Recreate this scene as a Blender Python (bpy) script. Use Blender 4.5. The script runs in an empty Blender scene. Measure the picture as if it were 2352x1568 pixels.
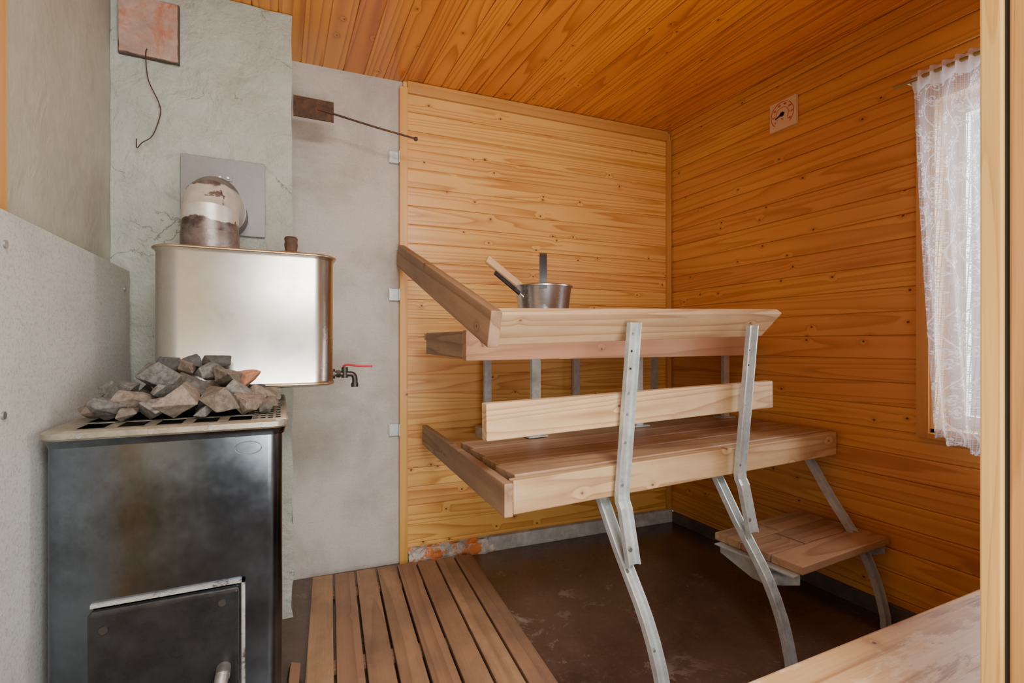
import bpy, bmesh, math, random
from mathutils import Vector, Matrix, noise
from math import sin, cos, pi, radians

random.seed(7)
SC = bpy.context.scene
COL = SC.collection

# ------------------------------------------------------------------ nodes
def new_mat(name):
    m = bpy.data.materials.new(name); m.use_nodes = True
    nt = m.node_tree
    return m, nt, nt.nodes['Principled BSDF']

def setin(nt, sock, v):
    if isinstance(v, bpy.types.NodeSocket): nt.links.new(v, sock)
    else:
        if hasattr(sock.default_value, '__len__') and len(sock.default_value) == 4 and len(v) == 3:
            v = (*v, 1)
        sock.default_value = v

def node(nt, typ, ins=None, **props):
    n = nt.nodes.new(typ)
    for k, v in props.items(): setattr(n, k, v)
    for k, v in (ins or {}).items(): setin(nt, n.inputs[k], v)
    return n

def M(nt, op, a, b=0.0, c=0.0, clamp=False):
    n = node(nt, 'ShaderNodeMath', {0: a, 1: b, 2: c}, operation=op, use_clamp=clamp)
    return n.outputs[0]

def mixc(nt, f, a, b, mode='MIX'):
    n = node(nt, 'ShaderNodeMix', data_type='RGBA', blend_type=mode)
    setin(nt, n.inputs[0], f); setin(nt, n.inputs[6], a); setin(nt, n.inputs[7], b)
    return n.outputs[2]

def mapr(nt, v, a, b, c=0.0, d=1.0):
    n = node(nt, 'ShaderNodeMapRange', {0: v, 1: a, 2: b, 3: c, 4: d})
    return n.outputs[0]

def comb(nt, x, y, z=0.0):
    return node(nt, 'ShaderNodeCombineXYZ', {0: x, 1: y, 2: z}).outputs[0]

def noi(nt, vec, scale, detail=3, rough=.55, dist=0.0):
    return node(nt, 'ShaderNodeTexNoise', {'Vector': vec, 'Scale': scale, 'Detail': detail, 'Roughness': rough, 'Distortion': dist}).outputs[0]

def wood(name, light, dark, along=0, across=2, bw=None, off=0.0, ring=9.0, contrast=.8, knots=.5,
         knotcol=(.10, .035, .012), rough=.45, tone=.25, fine=.35, bump=.15, wear=None, wearr=(.5, .62), ringscale=1.0, dirt=None, dirtr=(.45, .7), coat=0.0, ksize=.7):
    m, nt, b = new_mat(name)
    tc = node(nt, 'ShaderNodeTexCoord').outputs['Object']
    s = node(nt, 'ShaderNodeSeparateXYZ', {0: tc}).outputs
    other = 3 - along - across
    a, c, o = s[along], s[across], s[other]
    rnd0 = node(nt, 'ShaderNodeObjectInfo').outputs['Random']
    if bw:
        idx = M(nt, 'FLOOR', M(nt, 'DIVIDE', M(nt, 'ADD', c, off), bw))
        rv = node(nt, 'ShaderNodeTexWhiteNoise', {'W': M(nt, 'ADD', idx, .37)}, noise_dimensions='1D').outputs[0]
    else:
        rv = rnd0
    a2 = M(nt, 'ADD', a, M(nt, 'MULTIPLY', rv, 37.0))
    c2 = M(nt, 'ADD', c, M(nt, 'MULTIPLY', rv, 11.0))
    vec = comb(nt, M(nt, 'MULTIPLY', a2, .42*ringscale), M(nt, 'MULTIPLY', c2, 11.0*ringscale), M(nt, 'MULTIPLY', o, 11.0*ringscale))
    n1 = noi(nt, vec, 1.0, 1.0, .3)
    wob = noi(nt, comb(nt, M(nt, 'MULTIPLY', a2, 5.0), M(nt, 'MULTIPLY', c2, 30.0), 0.0), 1.0, 2, .5)
    kv = node(nt, 'ShaderNodeTexVoronoi', {'Vector': comb(nt, a2, M(nt, 'MULTIPLY', c2, 1.25), 0.0), 'Scale': 6.0/ksize}, voronoi_dimensions='2D')
    kd = M(nt, 'MULTIPLY', kv.outputs['Distance'], ksize)
    kr = node(nt, 'ShaderNodeSeparateColor', {0: kv.outputs['Color']}).outputs[0]
    gate = M(nt, 'LESS_THAN', kr, knots)
    bulge = M(nt, 'MULTIPLY', M(nt, 'POWER', M(nt, 'MAXIMUM', mapr(nt, kd, 0, .24, 1, 0), 0.0), 2.0), gate)
    field = M(nt, 'ADD', M(nt, 'ADD', M(nt, 'MULTIPLY', n1, ring), M(nt, 'MULTIPLY', wob, .10)), M(nt, 'MULTIPLY', bulge, .8))
    fr_ = M(nt, 'FRACT', field)
    r = M(nt, 'MULTIPLY', M(nt, 'POWER', fr_, 2.6), mapr(nt, fr_, .91, 1.0, 1, 0))
    fv = comb(nt, M(nt, 'MULTIPLY', a2, 4.0), M(nt, 'MULTIPLY', c2, 180.0), M(nt, 'MULTIPLY', o, 180.0))
    fn = noi(nt, fv, 1.0, 3, .6)
    broad = noi(nt, comb(nt, a2, M(nt, 'MULTIPLY', c2, 3.0), o), 2.0, 3, .6)
    f = M(nt, 'MULTIPLY', r, contrast*1.45)
    f = M(nt, 'ADD', f, M(nt, 'MULTIPLY', M(nt, 'SUBTRACT', fn, .5), fine*2), clamp=True)
    col = mixc(nt, f, light, dark)
    col = mixc(nt, mapr(nt, broad, .35, .7, 0, .2), col, dark)
    hv = node(nt, 'ShaderNodeHueSaturation', {'Color': col, 'Value': mapr(nt, rv, 0, 1, 1-tone, 1+tone*.6), 'Hue': mapr(nt, rv, 0, 1, .494, .506)})
    col = hv.outputs[0]
    km = M(nt, 'MULTIPLY', mapr(nt, kd, .020, .034, 1, 0), gate)
    halo = M(nt, 'MULTIPLY', mapr(nt, kd, .03, .10, .45, 0), gate)
    col = mixc(nt, halo, col, dark)
    col = mixc(nt, km, col, knotcol)
    if dirt:
        w = noi(nt, comb(nt, M(nt, 'MULTIPLY', a2, .7), M(nt, 'MULTIPLY', c2, 2.0), o), 5.0, 6, .7)
        col = mixc(nt, mapr(nt, w, dirtr[0], dirtr[1], 0, .6), col, dirt)
    if wear:
        w = noi(nt, comb(nt, M(nt, 'MULTIPLY', a2, .22), c2, o), 14.0, 9, .72, .6)
        col = mixc(nt, mapr(nt, w, wearr[0], wearr[1], 0, .9), col, wear)
    setin(nt, b.inputs['Base Color'], col)
    b.inputs['Roughness'].default_value = rough
    b.inputs['Coat Weight'].default_value = coat
    b.inputs['Coat Roughness'].default_value = .22
    bp = node(nt, 'ShaderNodeBump', {'Strength': bump, 'Distance': .002, 'Height': M(nt, 'ADD', fn, M(nt, 'MULTIPLY', r, .5))})
    setin(nt, b.inputs['Normal'], bp.outputs[0])
    return m

def plain(name, col, rough=.5, metal=0.0, var=.15, vscale=20, bump=0.0, bscale=60, col2=None, c2r=(.5, .6), rvar=.08):
    m, nt, b = new_mat(name)
    tc = node(nt, 'ShaderNodeTexCoord').outputs['Object']
    n = noi(nt, tc, vscale, 5, .65)
    c = mixc(nt, mapr(nt, n, .3, .7), tuple(x*(1-var) for x in col), tuple(min(1, x*(1+var)) for x in col))
    if col2:
        n3 = noi(nt, tc, vscale*.5, 8, .72, .3)
        c = mixc(nt, mapr(nt, n3, c2r[0], c2r[1], 0, 1), c, col2)
    setin(nt, b.inputs['Base Color'], c)
    setin(nt, b.inputs['Roughness'], mapr(nt, n, .3, .7, max(0, rough-rvar), rough+rvar))
    b.inputs['Metallic'].default_value = metal
    if bump:
        n2 = noi(nt, tc, bscale, 6, .6)
        setin(nt, b.inputs['Normal'], node(nt, 'ShaderNodeBump', {'Strength': bump, 'Distance': .01, 'Height': n2}).outputs[0])
    return m

def plaster(name, c1, c2, crack=True, bump=.5, soot=None):
    m, nt, b = new_mat(name)
    tc = node(nt, 'ShaderNodeTexCoord').outputs['Object']
    n = noi(nt, tc, 3.0, 8, .65, .2)
    col = mixc(nt, mapr(nt, n, .35, .65), c1, c2)
    n4 = noi(nt, tc, 30, 6, .7)
    col = mixc(nt, mapr(nt, n4, .35, .75, 0, .3), col, tuple(x*.65 for x in c1))
    n2 = noi(nt, tc, 9.0, 6, .55, .5)
    n5 = noi(nt, tc, 45.0, 4, .6)
    h = M(nt, 'ADD', n2, M(nt, 'MULTIPLY', n5, .25))
    if crack:
        wv = node(nt, 'ShaderNodeVectorMath', {0: tc, 1: node(nt, 'ShaderNodeVectorMath', {0: node(nt, 'ShaderNodeTexNoise', {'Vector': tc, 'Scale': 8.0, 'Detail': 6.0, 'Roughness': .65}).outputs[1], 1: (.14, .14, .14)}, operation='MULTIPLY').outputs[0]}, operation='ADD').outputs[0]
        v = node(nt, 'ShaderNodeTexVoronoi', {'Vector': wv, 'Scale': 4.4}, feature='DISTANCE_TO_EDGE').outputs[0]
        gate = mapr(nt, noi(nt, tc, 5.0, 3), .47, .56)
        ck = M(nt, 'MULTIPLY', mapr(nt, v, 0, .0055, 1, 0), gate)
        col = mixc(nt, M(nt, 'MULTIPLY', ck, .45), col, (.14, .13, .105))
        v2 = node(nt, 'ShaderNodeTexVoronoi', {'Vector': wv, 'Scale': 7.0}, feature='F1').outputs[0]
        h = M(nt, 'ADD', h, M(nt, 'MULTIPLY', v2, .6))
        h = M(nt, 'SUBTRACT', h, M(nt, 'MULTIPLY', ck, .12))
    if soot:
        s3 = noi(nt, tc, 1.7, 5, .7)
        col = mixc(nt, mapr(nt, s3, .52, .75, 0, .5), col, soot)
    setin(nt, b.inputs['Base Color'], col)
    b.inputs['Roughness'].default_value = .6
    setin(nt, b.inputs['Normal'], node(nt, 'ShaderNodeBump', {'Strength': bump, 'Distance': .03, 'Height': h}).outputs[0])
    return m

def speckled(name, c1, c2, sc=120, thr=(.55, .62), rough=.8, blot=None, amt=.7, bl=(.45, .72), blamt=.5, rndv=0.0):
    m, nt, b = new_mat(name)
    tc = node(nt, 'ShaderNodeTexCoord').outputs['Object']
    n = noi(nt, tc, sc, 4, .7)
    col = mixc(nt, mapr(nt, n, thr[0], thr[1], 0, amt), c1, c2)
    n2 = noi(nt, tc, 2.6, 8, .68, .3)
    col = mixc(nt, mapr(nt, n2, bl[0], bl[1], 0, blamt), col, blot or c2)
    st = noi(nt, node(nt, 'ShaderNodeMapping', {'Vector': tc, 'Scale': (1, 1, 60)}).outputs[0], 6, 3)
    col = mixc(nt, mapr(nt, st, .4, .7, 0, .15), col, c2)
    if rndv:
        rd = node(nt, 'ShaderNodeObjectInfo').outputs['Random']
        col = node(nt, 'ShaderNodeHueSaturation', {'Color': col, 'Value': mapr(nt, rd, 0, 1, 1-rndv, 1+rndv)}).outputs[0]
    setin(nt, b.inputs['Base Color'], col)
    b.inputs['Roughness'].default_value = rough
    setin(nt, b.inputs['Normal'], node(nt, 'ShaderNodeBump', {'Strength': .2, 'Distance': .004, 'Height': n}).outputs[0])
    return m

def brushed(name, col, rough, aniso_axis=2, streak=.15, stain=None, metal=1.0, fr=150):
    m, nt, b = new_mat(name)
    tc = node(nt, 'ShaderNodeTexCoord').outputs['Object']
    sc = [3, 3, 3]
    sc[aniso_axis] = fr
    st = noi(nt, node(nt, 'ShaderNodeMapping', {'Vector': tc, 'Scale': tuple(sc)}).outputs[0], 1.0, 4)
    n2 = noi(nt, tc, 5, 6, .65, .5)
    c = mixc(nt, mapr(nt, st, .3, .7), tuple(x*(1-streak) for x in col), col)
    if stain: c = mixc(nt, mapr(nt, n2, .42, .72, 0, .8), c, stain)
    setin(nt, b.inputs['Base Color'], c)
    b.inputs['Metallic'].default_value = metal
    setin(nt, b.inputs['Roughness'], mapr(nt, n2, .3, .7, rough*.85, rough*1.25))
    return m

BWD = .086
# wood colours (linear)
W_BACK = wood('pine_wall_light', (.82, .455, .125), (.52, .20, .036), 0, 2, BWD, ring=12, contrast=.75, knots=.28, rough=.36, tone=.08, fine=.14, coat=.2)
W_RIGHT = wood('pine_wall_orange', (.66, .29, .072), (.40, .13, .020), 1, 2, BWD, ring=11, contrast=.6, knots=.34, rough=.38, tone=.08, fine=.14, coat=.2, knotcol=(.04, .014, .006))
W_CEIL = wood('pine_ceiling', (.80, .285, .022), (.42, .105, .006), 1, 0, BWD, ring=11, contrast=.8, knots=.2, rough=.28, tone=.12, fine=.14, coat=.6)
W_TRIM = wood('pine_trim', (.66, .33, .085), (.46, .18, .035), 2, 0, None, ring=4, contrast=.4, knots=.05, rough=.4, fine=.15)
W_TRIMX = wood('pine_trim_long', (.66, .33, .085), (.46, .18, .035), 0, 2, None, ring=4, contrast=.4, knots=.1, rough=.4, fine=.15)
W_BENCH = wood('bench_wood', (.60, .40, .205), (.37, .205, .09), 0, 2, None, ring=9, contrast=.85, knots=.35, rough=.6, tone=.10, fine=.32, ringscale=1.2, knotcol=(.17, .07, .03), dirt=(.33, .205, .11), dirtr=(.46, .76))
W_BENCHR = wood('bench_wood_reddish_shaded', (.42, .215, .11), (.26, .115, .052), 0, 2, None, ring=8, contrast=.6, knots=.3, rough=.6, tone=.08, fine=.28, ringscale=1.2, knotcol=(.14, .05, .025))  # reddish wood, also darkened to paint in shadow on the upper fascia
W_BENCHF = wood('bench_wood_seat', (.43, .26, .145), (.25, .13, .064), 0, 1, None, ring=7, contrast=.7, knots=.2, rough=.5, tone=.14, fine=.32, knotcol=(.12, .05, .025), dirt=(.17, .10, .06), dirtr=(.43, .72))
W_BENCHD = wood('bench_wood_brown', (.38, .235, .125), (.21, .11, .052), 0, 2, None, ring=6, contrast=.8, knots=.25, rough=.6, tone=.1, fine=.42, dirt=(.15, .095, .057), dirtr=(.46, .76))
W_DUCK = wood('duckboard_wood', (.36, .20, .105), (.21, .108, .054), 0, 1, None, ring=5, contrast=.6, knots=.15, rough=.6, tone=.2, fine=.5, dirt=(.12, .073, .048), dirtr=(.43, .66))
W_WORN = wood('worn_painted_wood', (.54, .325, .14), (.31, .155, .055), 0, 1, None, ring=7, contrast=.8, knots=.3, rough=.45, fine=.5, dirt=(.62, .49, .35), dirtr=(.50, .56), wear=(.25, .10, .032), wearr=(.52, .56))
W_JAMB = wood('jamb_wood', (.56, .335, .085), (.38, .19, .04), 2, 1, None, ring=6, ringscale=3, contrast=.5, knots=.0, rough=.5, fine=.5)
W_JAMBD = wood('jamb_wood_brown', (.42, .20, .05), (.26, .10, .02), 2, 1, None, ring=6, ringscale=3, contrast=.5, knots=.0, rough=.5, fine=.5)
W_LADLE = wood('ladle_wood', (.66, .42, .20), (.50, .28, .12), 0, 1, None, ring=4, contrast=.4, knots=0, rough=.5)
W_PALE = wood('pale_wood', (.86, .60, .34), (.72, .46, .23), 1, 2, None, ring=3, contrast=.3, knots=0, rough=.5)

P_CHIM = plaster('chimney_plaster', (.345, .365, .30), (.46, .475, .40), True, .75)
P_LEFT = plaster('left_wall_plaster', (.43, .425, .325), (.51, .50, .40), False, .2, soot=(.27, .265, .21))
P_BOARD = speckled('fibre_cement', (.57, .52, .455), (.35, .31, .265), 160, (.5, .75), .8, blot=(.29, .25, .21), bl=(.45, .68), blamt=.7)
P_SHIELD = speckled('speckled_board', (.54, .54, .49), (.27, .27, .245), 150, (.50, .62), .75, blot=(.35, .35, .315), amt=.5, blamt=.55)
P_SILL = plain('sill_concrete', (.50, .51, .50), .85, 0, .35, 14, .5, 50, col2=(.3, .28, .25), c2r=(.5, .7))
P_FLAKE = plain('flaking_paint', (.56, .53, .48), .8, 0, .3, 20, .5, 60, col2=(.66, .21, .05), c2r=(.53, .57))
P_BRICK = plain('hatch_brick', (.42, .285, .22), .85, 0, .3, 14, .6, 60, col2=(.44, .15, .08), c2r=(.47, .60))
P_MORTAR = plain('dark_joint', (.10, .07, .05), .9)
S_GALV = plain('galvanised_steel', (.50, .53, .52), .42, .45, .2, 28, .05, 60, col2=(.34, .35, .34), c2r=(.48, .7))
S_DARK = plain('stove_steel', (.17, .20, .23), .23, 1.0, .3, 3, col2=(.07, .075, .078), c2r=(.42, .62), rvar=.12)
S_TANK = brushed('tank_stainless', (.60, .575, .515), .25, 2, .03, stain=(.50, .455, .36))
S_RIM = plain('brass_rim', (.34, .305, .225), .42, .6, .3, 30, col2=(.17, .14, .105), c2r=(.46, .70))
S_BAND = plain('tank_band', (.52, .42, .26), .33, .85, .15, 30)
S_PLATE = plain('wall_plate_steel', (.185, .178, .165), .45, .3, .3, 8)
S_PIPED = plain('pipe_rusty', (.16, .125, .11), .4, .5, .35, 20, .1, 40, col2=(.30, .27, .24), c2r=(.5, .65))
S_BLACK = plain('door_black', (.03, .03, .031), .28, .5, .4, 12, .05, 60)
S_DOORF = plain('door_frame_steel', (.46, .45, .42), .45, .5, .25, 30, col2=(.08, .06, .05), c2r=(.52, .6))
S_SCREW = plain('screw_steel', (.38, .36, .33), .4, .8, .15)
S_HANDLE = plain('handle_steel', (.26, .24, .215), .5, .7, .3, 40)
S_BOLT = plain('door_bolt', (.06, .052, .048), .5, .6, .3)
S_BOWL = brushed('bowl_steel', (.60, .65, .70), .27, 2, .10)
S_TAP = plain('tap_iron', (.055, .048, .04), .4, .7, .4, 60)
P_RED = plain('red_lever', (.45, .02, .04), .4)
P_REDINK = plain('red_ink', (.50, .02, .015), .6)
P_BLACK = plain('black_plastic', (.012, .012, .013), .4)
P_GREYH = plain('grey_handle', (.035, .037, .04), .45)
P_RUST = plain('rusty_iron', (.085, .045, .025), .8, .2, .5, 30, .2, 60, col2=(.16, .07, .03))
P_WIRE = plain('rusty_wire', (.055, .022, .015), .7)
P_STONE = speckled('stone_grey', (.15, .138, .118), (.048, .043, .037), 90, (.42, .6), .75, blot=(.19, .165, .13), blamt=.6, rndv=.35)
P_STONE2 = speckled('stone_brown', (.18, .14, .10), (.065, .05, .038), 80, (.42, .6), .75, blot=(.22, .17, .12), blamt=.6, rndv=.35)
P_STONED = speckled('stone_dark', (.065, .062, .055), (.028, .027, .024), 80, (.42, .6), .75, blot=(.10, .09, .075), rndv=.3)
P_STONER = speckled('stone_brick', (.40, .17, .09), (.24, .10, .06), 80, (.5, .6), .85, blot=(.42, .23, .15))
P_HOLE = plain('hole_shade', (.01, .01, .01), .9)  # near-black colour standing in for shade inside gaps, slots and holes

def floor_mat():
    m, nt, b = new_mat('damp_concrete')
    tc = node(nt, 'ShaderNodeTexCoord').outputs['Object']
    n = noi(nt, tc, 1.5, 8, .60, .4)
    c = mixc(nt, mapr(nt, n, .34, .64), (.046, .024, .016), (.125, .073, .051))
    n2 = noi(nt, tc, 5.0, 10, .76, .4)
    pm = M(nt, 'MULTIPLY', mapr(nt, n2, .56, .64), mapr(nt, noi(nt, tc, 1.8, 3), .47, .56))
    c = mixc(nt, M(nt, 'MULTIPLY', pm, .65), c, (.32, .25, .19))
    n3 = noi(nt, tc, 60, 5, .7)
    c = mixc(nt, mapr(nt, n3, .5, .72, 0, .3), c, (.18, .12, .085))
    setin(nt, b.inputs['Base Color'], c)
    setin(nt, b.inputs['Roughness'], M(nt, 'ADD', mapr(nt, n, .34, .64, .13, .30), M(nt, 'MULTIPLY', pm, .3)))
    b.inputs['Specular IOR Level'].default_value = .75
    setin(nt, b.inputs['Normal'], node(nt, 'ShaderNodeBump', {'Strength': .09, 'Distance': .005, 'Height': n2}).outputs[0])
    return m
P_FLOOR = floor_mat()

def pipe_mat():
    """white heat paint, flaked off near the bottom and in blotches"""
    m, nt, b = new_mat('pipe_paint')
    tc = node(nt, 'ShaderNodeTexCoord').outputs['Object']
    z = node(nt, 'ShaderNodeSeparateXYZ', {0: tc}).outputs[2]
    n = noi(nt, tc, 14, 8, .65, .4)
    zz = M(nt, 'ADD', z, M(nt, 'MULTIPLY', M(nt, 'SUBTRACT', noi(nt, tc, 11, 4), .5), .07))
    low = mapr(nt, zz, .036, .040, 1, 0)
    hi = M(nt, 'MULTIPLY', mapr(nt, zz, .140, .145, 0, 1), 1.0)
    bl = mapr(nt, n, .60, .615)
    k = M(nt, 'MAXIMUM', M(nt, 'MAXIMUM', low, hi), bl)
    c = mixc(nt, mapr(nt, noi(nt, tc, 30, 4), .3, .7), (.46, .43, .37), (.60, .57, .50))
    c = mixc(nt, k, c, mixc(nt, mapr(nt, noi(nt, tc, 25, 5), .4, .65), (.055, .038, .036), (.20, .16, .145)))
    setin(nt, b.inputs['Base Color'], c)
    b.inputs['Roughness'].default_value = .36
    b.inputs['Metallic'].default_value = .35
    return m
S_PIPE = pipe_mat()

# ------------------------------------------------------------------ geometry helpers
MW = {}
def finish(bm, name, mat, parent=None, mw=None, smooth=False, label=None, cat=None, group=None, kind=None, recenter=True, autos=None):
    me = bpy.data.meshes.new(name)
    bmesh.ops.recalc_face_normals(bm, faces=bm.faces)
    if mw is None:
        mw = Matrix.Identity(4)
        if recenter and len(bm.verts):
            xs = [v.co for v in bm.verts]
            c = Vector(((min(v.x for v in xs)+max(v.x for v in xs))/2, (min(v.y for v in xs)+max(v.y for v in xs))/2, min(v.z for v in xs)))
            bmesh.ops.translate(bm, verts=bm.verts, vec=-c)
            mw = Matrix.Translation(c)
    bm.to_mesh(me); bm.free()
    if isinstance(mat, (list, tuple)):
        for q in mat: me.materials.append(q)
    elif mat: me.materials.append(mat)
    if smooth:
        for p in me.polygons: p.use_smooth = True
    ob = bpy.data.objects.new(name, me)
    COL.objects.link(ob)
    if autos is not None:
        me.set_sharp_from_angle(angle=radians(autos))
    place(ob, parent, mw)
    tag(ob, label, cat, group, kind)
    return ob

def place(ob, parent, mw):
    if parent is not None:
        ob.parent = parent
        ob.matrix_parent_inverse = MW[parent.name].inverted()
    ob.matrix_basis = mw
    MW[ob.name] = mw.copy()

def tag(ob, label=None, cat=None, group=None, kind=None):
    if label: ob['label'] = label
    if cat: ob['category'] = cat
    if group: ob['group'] = group
    if kind: ob['kind'] = kind

def empty(name, loc, label, cat, rot=0.0, group=None):
    e = bpy.data.objects.new(name, None); e.empty_display_size = .1
    COL.objects.link(e)
    mw = Matrix.Translation(loc) @ Matrix.Rotation(rot, 4, 'Z')
    e.matrix_basis = mw; MW[e.name] = mw
    tag(e, label, cat, group)
    return e

def bbox(bm, lo, hi):
    g = bmesh.ops.create_cube(bm, size=1)
    lo, hi = Vector(lo), Vector(hi)
    for v in g['verts']:
        v.co = Vector([(lo[i]+hi[i])/2 + v.co[i]*(hi[i]-lo[i]) for i in range(3)])
    return g['verts']

def bev(bm, w, seg=2, edges=None):
    if w > 0:
        bmesh.ops.bevel(bm, geom=edges or list(bm.edges), offset=w, segments=seg, affect='EDGES', profile=.6)

def box(name, lo, hi, mat, parent=None, bevel=.002, T=None, **k):
    bm = bmesh.new(); bbox(bm, lo, hi); bev(bm, bevel)
    if T is not None:
        c = (Vector(lo)+Vector(hi))/2
        bmesh.ops.translate(bm, verts=bm.verts, vec=-c)
        return finish(bm, name, mat, parent, mw=T @ Matrix.Translation(c), **k)
    return finish(bm, name, mat, parent, **k)

def board(name, p0, p1, up, width, thick, mat, parent=None, T=None, bevel=.003, miter=(0, 0), **k):
    """board from p0 to p1 (centre line), local X along, Z width, Y thickness"""
    p0, p1 = Vector(p0), Vector(p1)
    x = (p1-p0); L = x.length; x.normalize()
    up = Vector(up).normalized()
    z = (up - x*up.dot(x)).normalized(); y = z.cross(x)
    R = Matrix((x, y, z)).transposed().to_4x4()
    mw = Matrix.Translation((p0+p1)/2) @ R
    if T is not None: mw = T @ mw
    bm = bmesh.new(); vs = bbox(bm, (-L/2, -thick/2, -width/2), (L/2, thick/2, width/2))
    for v in vs:
        if v.co.z < 0:
            if v.co.x < 0: v.co.x += miter[0]
            else: v.co.x -= miter[1]
    bev(bm, bevel)
    return finish(bm, name, mat, parent, mw=mw, **k)

def cyl_bm(bm, p0, p1, r0, r1=None, seg=24):
    p0, p1 = Vector(p0), Vector(p1); r1 = r0 if r1 is None else r1
    d = p1-p0
    q = Vector((0, 0, 1)).rotation_difference(d.normalized()).to_matrix().to_4x4()
    g = bmesh.ops.create_cone(bm, cap_ends=True, segments=seg, radius1=r0, radius2=r1, depth=d.length)
    bmesh.ops.transform(bm, matrix=Matrix.Translation((p0+p1)/2) @ q, verts=g['verts'])

def cyl(name, p0, p1, r0, mat, parent=None, r1=None, seg=24, bevel=0, **k):
    bm = bmesh.new(); cyl_bm(bm, p0, p1, r0, r1, seg)
    return finish(bm, name, mat, parent, smooth=True, autos=40, **k)

def sweep(bm, pts, r, seg=10, caps=True, radii=None, miter=False):
    pts = [Vector(p) for p in pts]
    rings = []
    ref = Vector((.13, .21, 1)).normalized()
    for i, p in enumerate(pts):
        t = (pts[min(i+1, len(pts)-1)] - pts[max(i-1, 0)]).normalized()
        ms = 1.0
        if miter and 0 < i < len(pts)-1:
            t1 = (pts[i]-pts[i-1]).normalized(); t2 = (pts[i+1]-pts[i]).normalized()
            t = (t1+t2).normalized(); ms = 1/max(.3, t.dot(t1)); mdir = (t2-t1)
            mdir = mdir.normalized() if mdir.length > 1e-4 else None
        else: mdir = None
        if i == 0:
            u = t.cross(ref)
            if u.length < .1: u = t.cross(Vector((1, 0, 0)))
            u.normalize()
        else:
            u = (u - t*u.dot(t)).normalized()
        w = t.cross(u)
        rr = radii[i] if radii else r
        ring = []
        for j in range(seg):
            off = u*cos(2*pi*j/seg)*rr + w*sin(2*pi*j/seg)*rr
            if mdir is not None: off += mdir*(off.dot(mdir))*(ms-1)
            ring.append(bm.verts.new(p+off))
        rings.append(ring)
    for a, b in zip(rings, rings[1:]):
        for j in range(seg):
            bm.faces.new((a[j], a[(j+1) % seg], b[(j+1) % seg], b[j]))
    if caps:
        bm.faces.new(rings[0][::-1]); bm.faces.new(rings[-1])

def smoothpts(pts, n=6):
    pts = [Vector(p) for p in pts]; out = []
    P = [pts[0]] + pts + [pts[-1]]
    for i in range(1, len(P)-2):
        for j in range(n):
            t = j/n; a, b, c, d = P[i-1], P[i], P[i+1], P[i+2]
            out.append(.5*((2*b)+(-a+c)*t+(2*a-5*b+4*c-d)*t*t+(-a+3*b-3*c+d)*t**3))
    out.append(pts[-1]); return out

def tube(name, pts, r, mat, parent=None, seg=10, sm=6, radii=None, **k):
    bm = bmesh.new(); sweep(bm, smoothpts(pts, sm) if sm else pts, r, seg, radii=radii)
    return finish(bm, name, mat, parent, smooth=True, autos=50, **k)

def lathe_bm(bm, prof, c, seg=40):
    rings = []
    for r, z in prof:
        if r < 1e-5: rings.append([bm.verts.new((c[0], c[1], c[2]+z))])
        else: rings.append([bm.verts.new((c[0]+r*cos(2*pi*j/seg), c[1]+r*sin(2*pi*j/seg), c[2]+z)) for j in range(seg)])
    for a, b in zip(rings, rings[1:]):
        for j in range(seg):
            k = (j+1) % seg
            if len(a) == 1 and len(b) == 1: continue
            if len(a) == 1: bm.faces.new((a[0], b[j], b[k]))
            elif len(b) == 1: bm.faces.new((a[j], a[k], b[0]))
            else: bm.faces.new((a[j], a[k], b[k], b[j]))

def grooved(bm, fn, l0, l1, c0, c1, bw):
    """tongue and groove cladding; fn(l, c, d) -> point, d into the wall"""
    pts = [(c0, 0.0)]
    k = math.ceil(c0/bw + 1e-6)
    while k*bw < c1-1e-6:
        b = k*bw
        if b-.013 > c0 and b+.013 < c1:
            pts += [(b-.0055, 0), (b-.0045, .0014), (b-.0014, .002), (b-.0012, .006), (b+.0012, .006), (b+.0014, .0014), (b+.003, 0)]
        k += 1
    pts.append((c1, 0.0))
    A = [bm.verts.new(fn(l0, c, d)) for c, d in pts]
    B = [bm.verts.new(fn(l1, c, d)) for c, d in pts]
    for i in range(len(pts)-1):
        bm.faces.new((A[i], A[i+1], B[i+1], B[i]))
    t = .03
    q = [bm.verts.new(fn(*z)) for z in ((l0, c0, t), (l1, c0, t), (l1, c1, t), (l0, c1, t))]
    bm.faces.new(q)
    bm.faces.new((A[0], B[0], q[1], q[0])); bm.faces.new((A[-1], B[-1], q[2], q[3]))

# ------------------------------------------------------------------ room shell
TH = radians(-3.0)
BW = Matrix.Translation((.515, 2.28, 0)) @ Matrix.Rotation(TH, 4, 'Z')
XR = 2.017
CZ = 2.2

bm = bmesh.new()
grooved(bm, lambda l, c, d: (l, d, c), 0, 1.515, .068, CZ, BWD)
finish(bm, 'wall_back', W_BACK, mw=BW, kind='structure', label='light varnished pine tongue and groove cladding')

bm = bmesh.new()
fr = lambda l, c, d: (XR+d, l, c)
WY0, WY1, WZ0, WZ1 = .30, .945, .70, 1.84
grooved(bm, fr, WY1, 2.21, .06, CZ, BWD)
grooved(bm, fr, WY0, WY1, .06, WZ0, BWD)
grooved(bm, fr, WY0, WY1, WZ1, CZ, BWD)
grooved(bm, fr, .2, WY0, .06, CZ, BWD)
finish(bm, 'wall_right', W_RIGHT, mw=Matrix.Identity(4), kind='structure', label='orange pine tongue and groove cladding')

bm = bmesh.new()
grooved(bm, lambda l, c, d: (c, l, CZ+d), -.4, 2.42, -.52, 2.06, BWD)
finish(bm, 'ceiling', W_CEIL, mw=Matrix.Identity(4), kind='structure', label='varnished orange pine board ceiling')

bm = bmesh.new(); bbox(bm, (-1.9, -2.3, -.06), (2.12, 2.45, 0))
finish(bm, 'floor', P_FLOOR, kind='structure', label='dark brown stained concrete floor')

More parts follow.
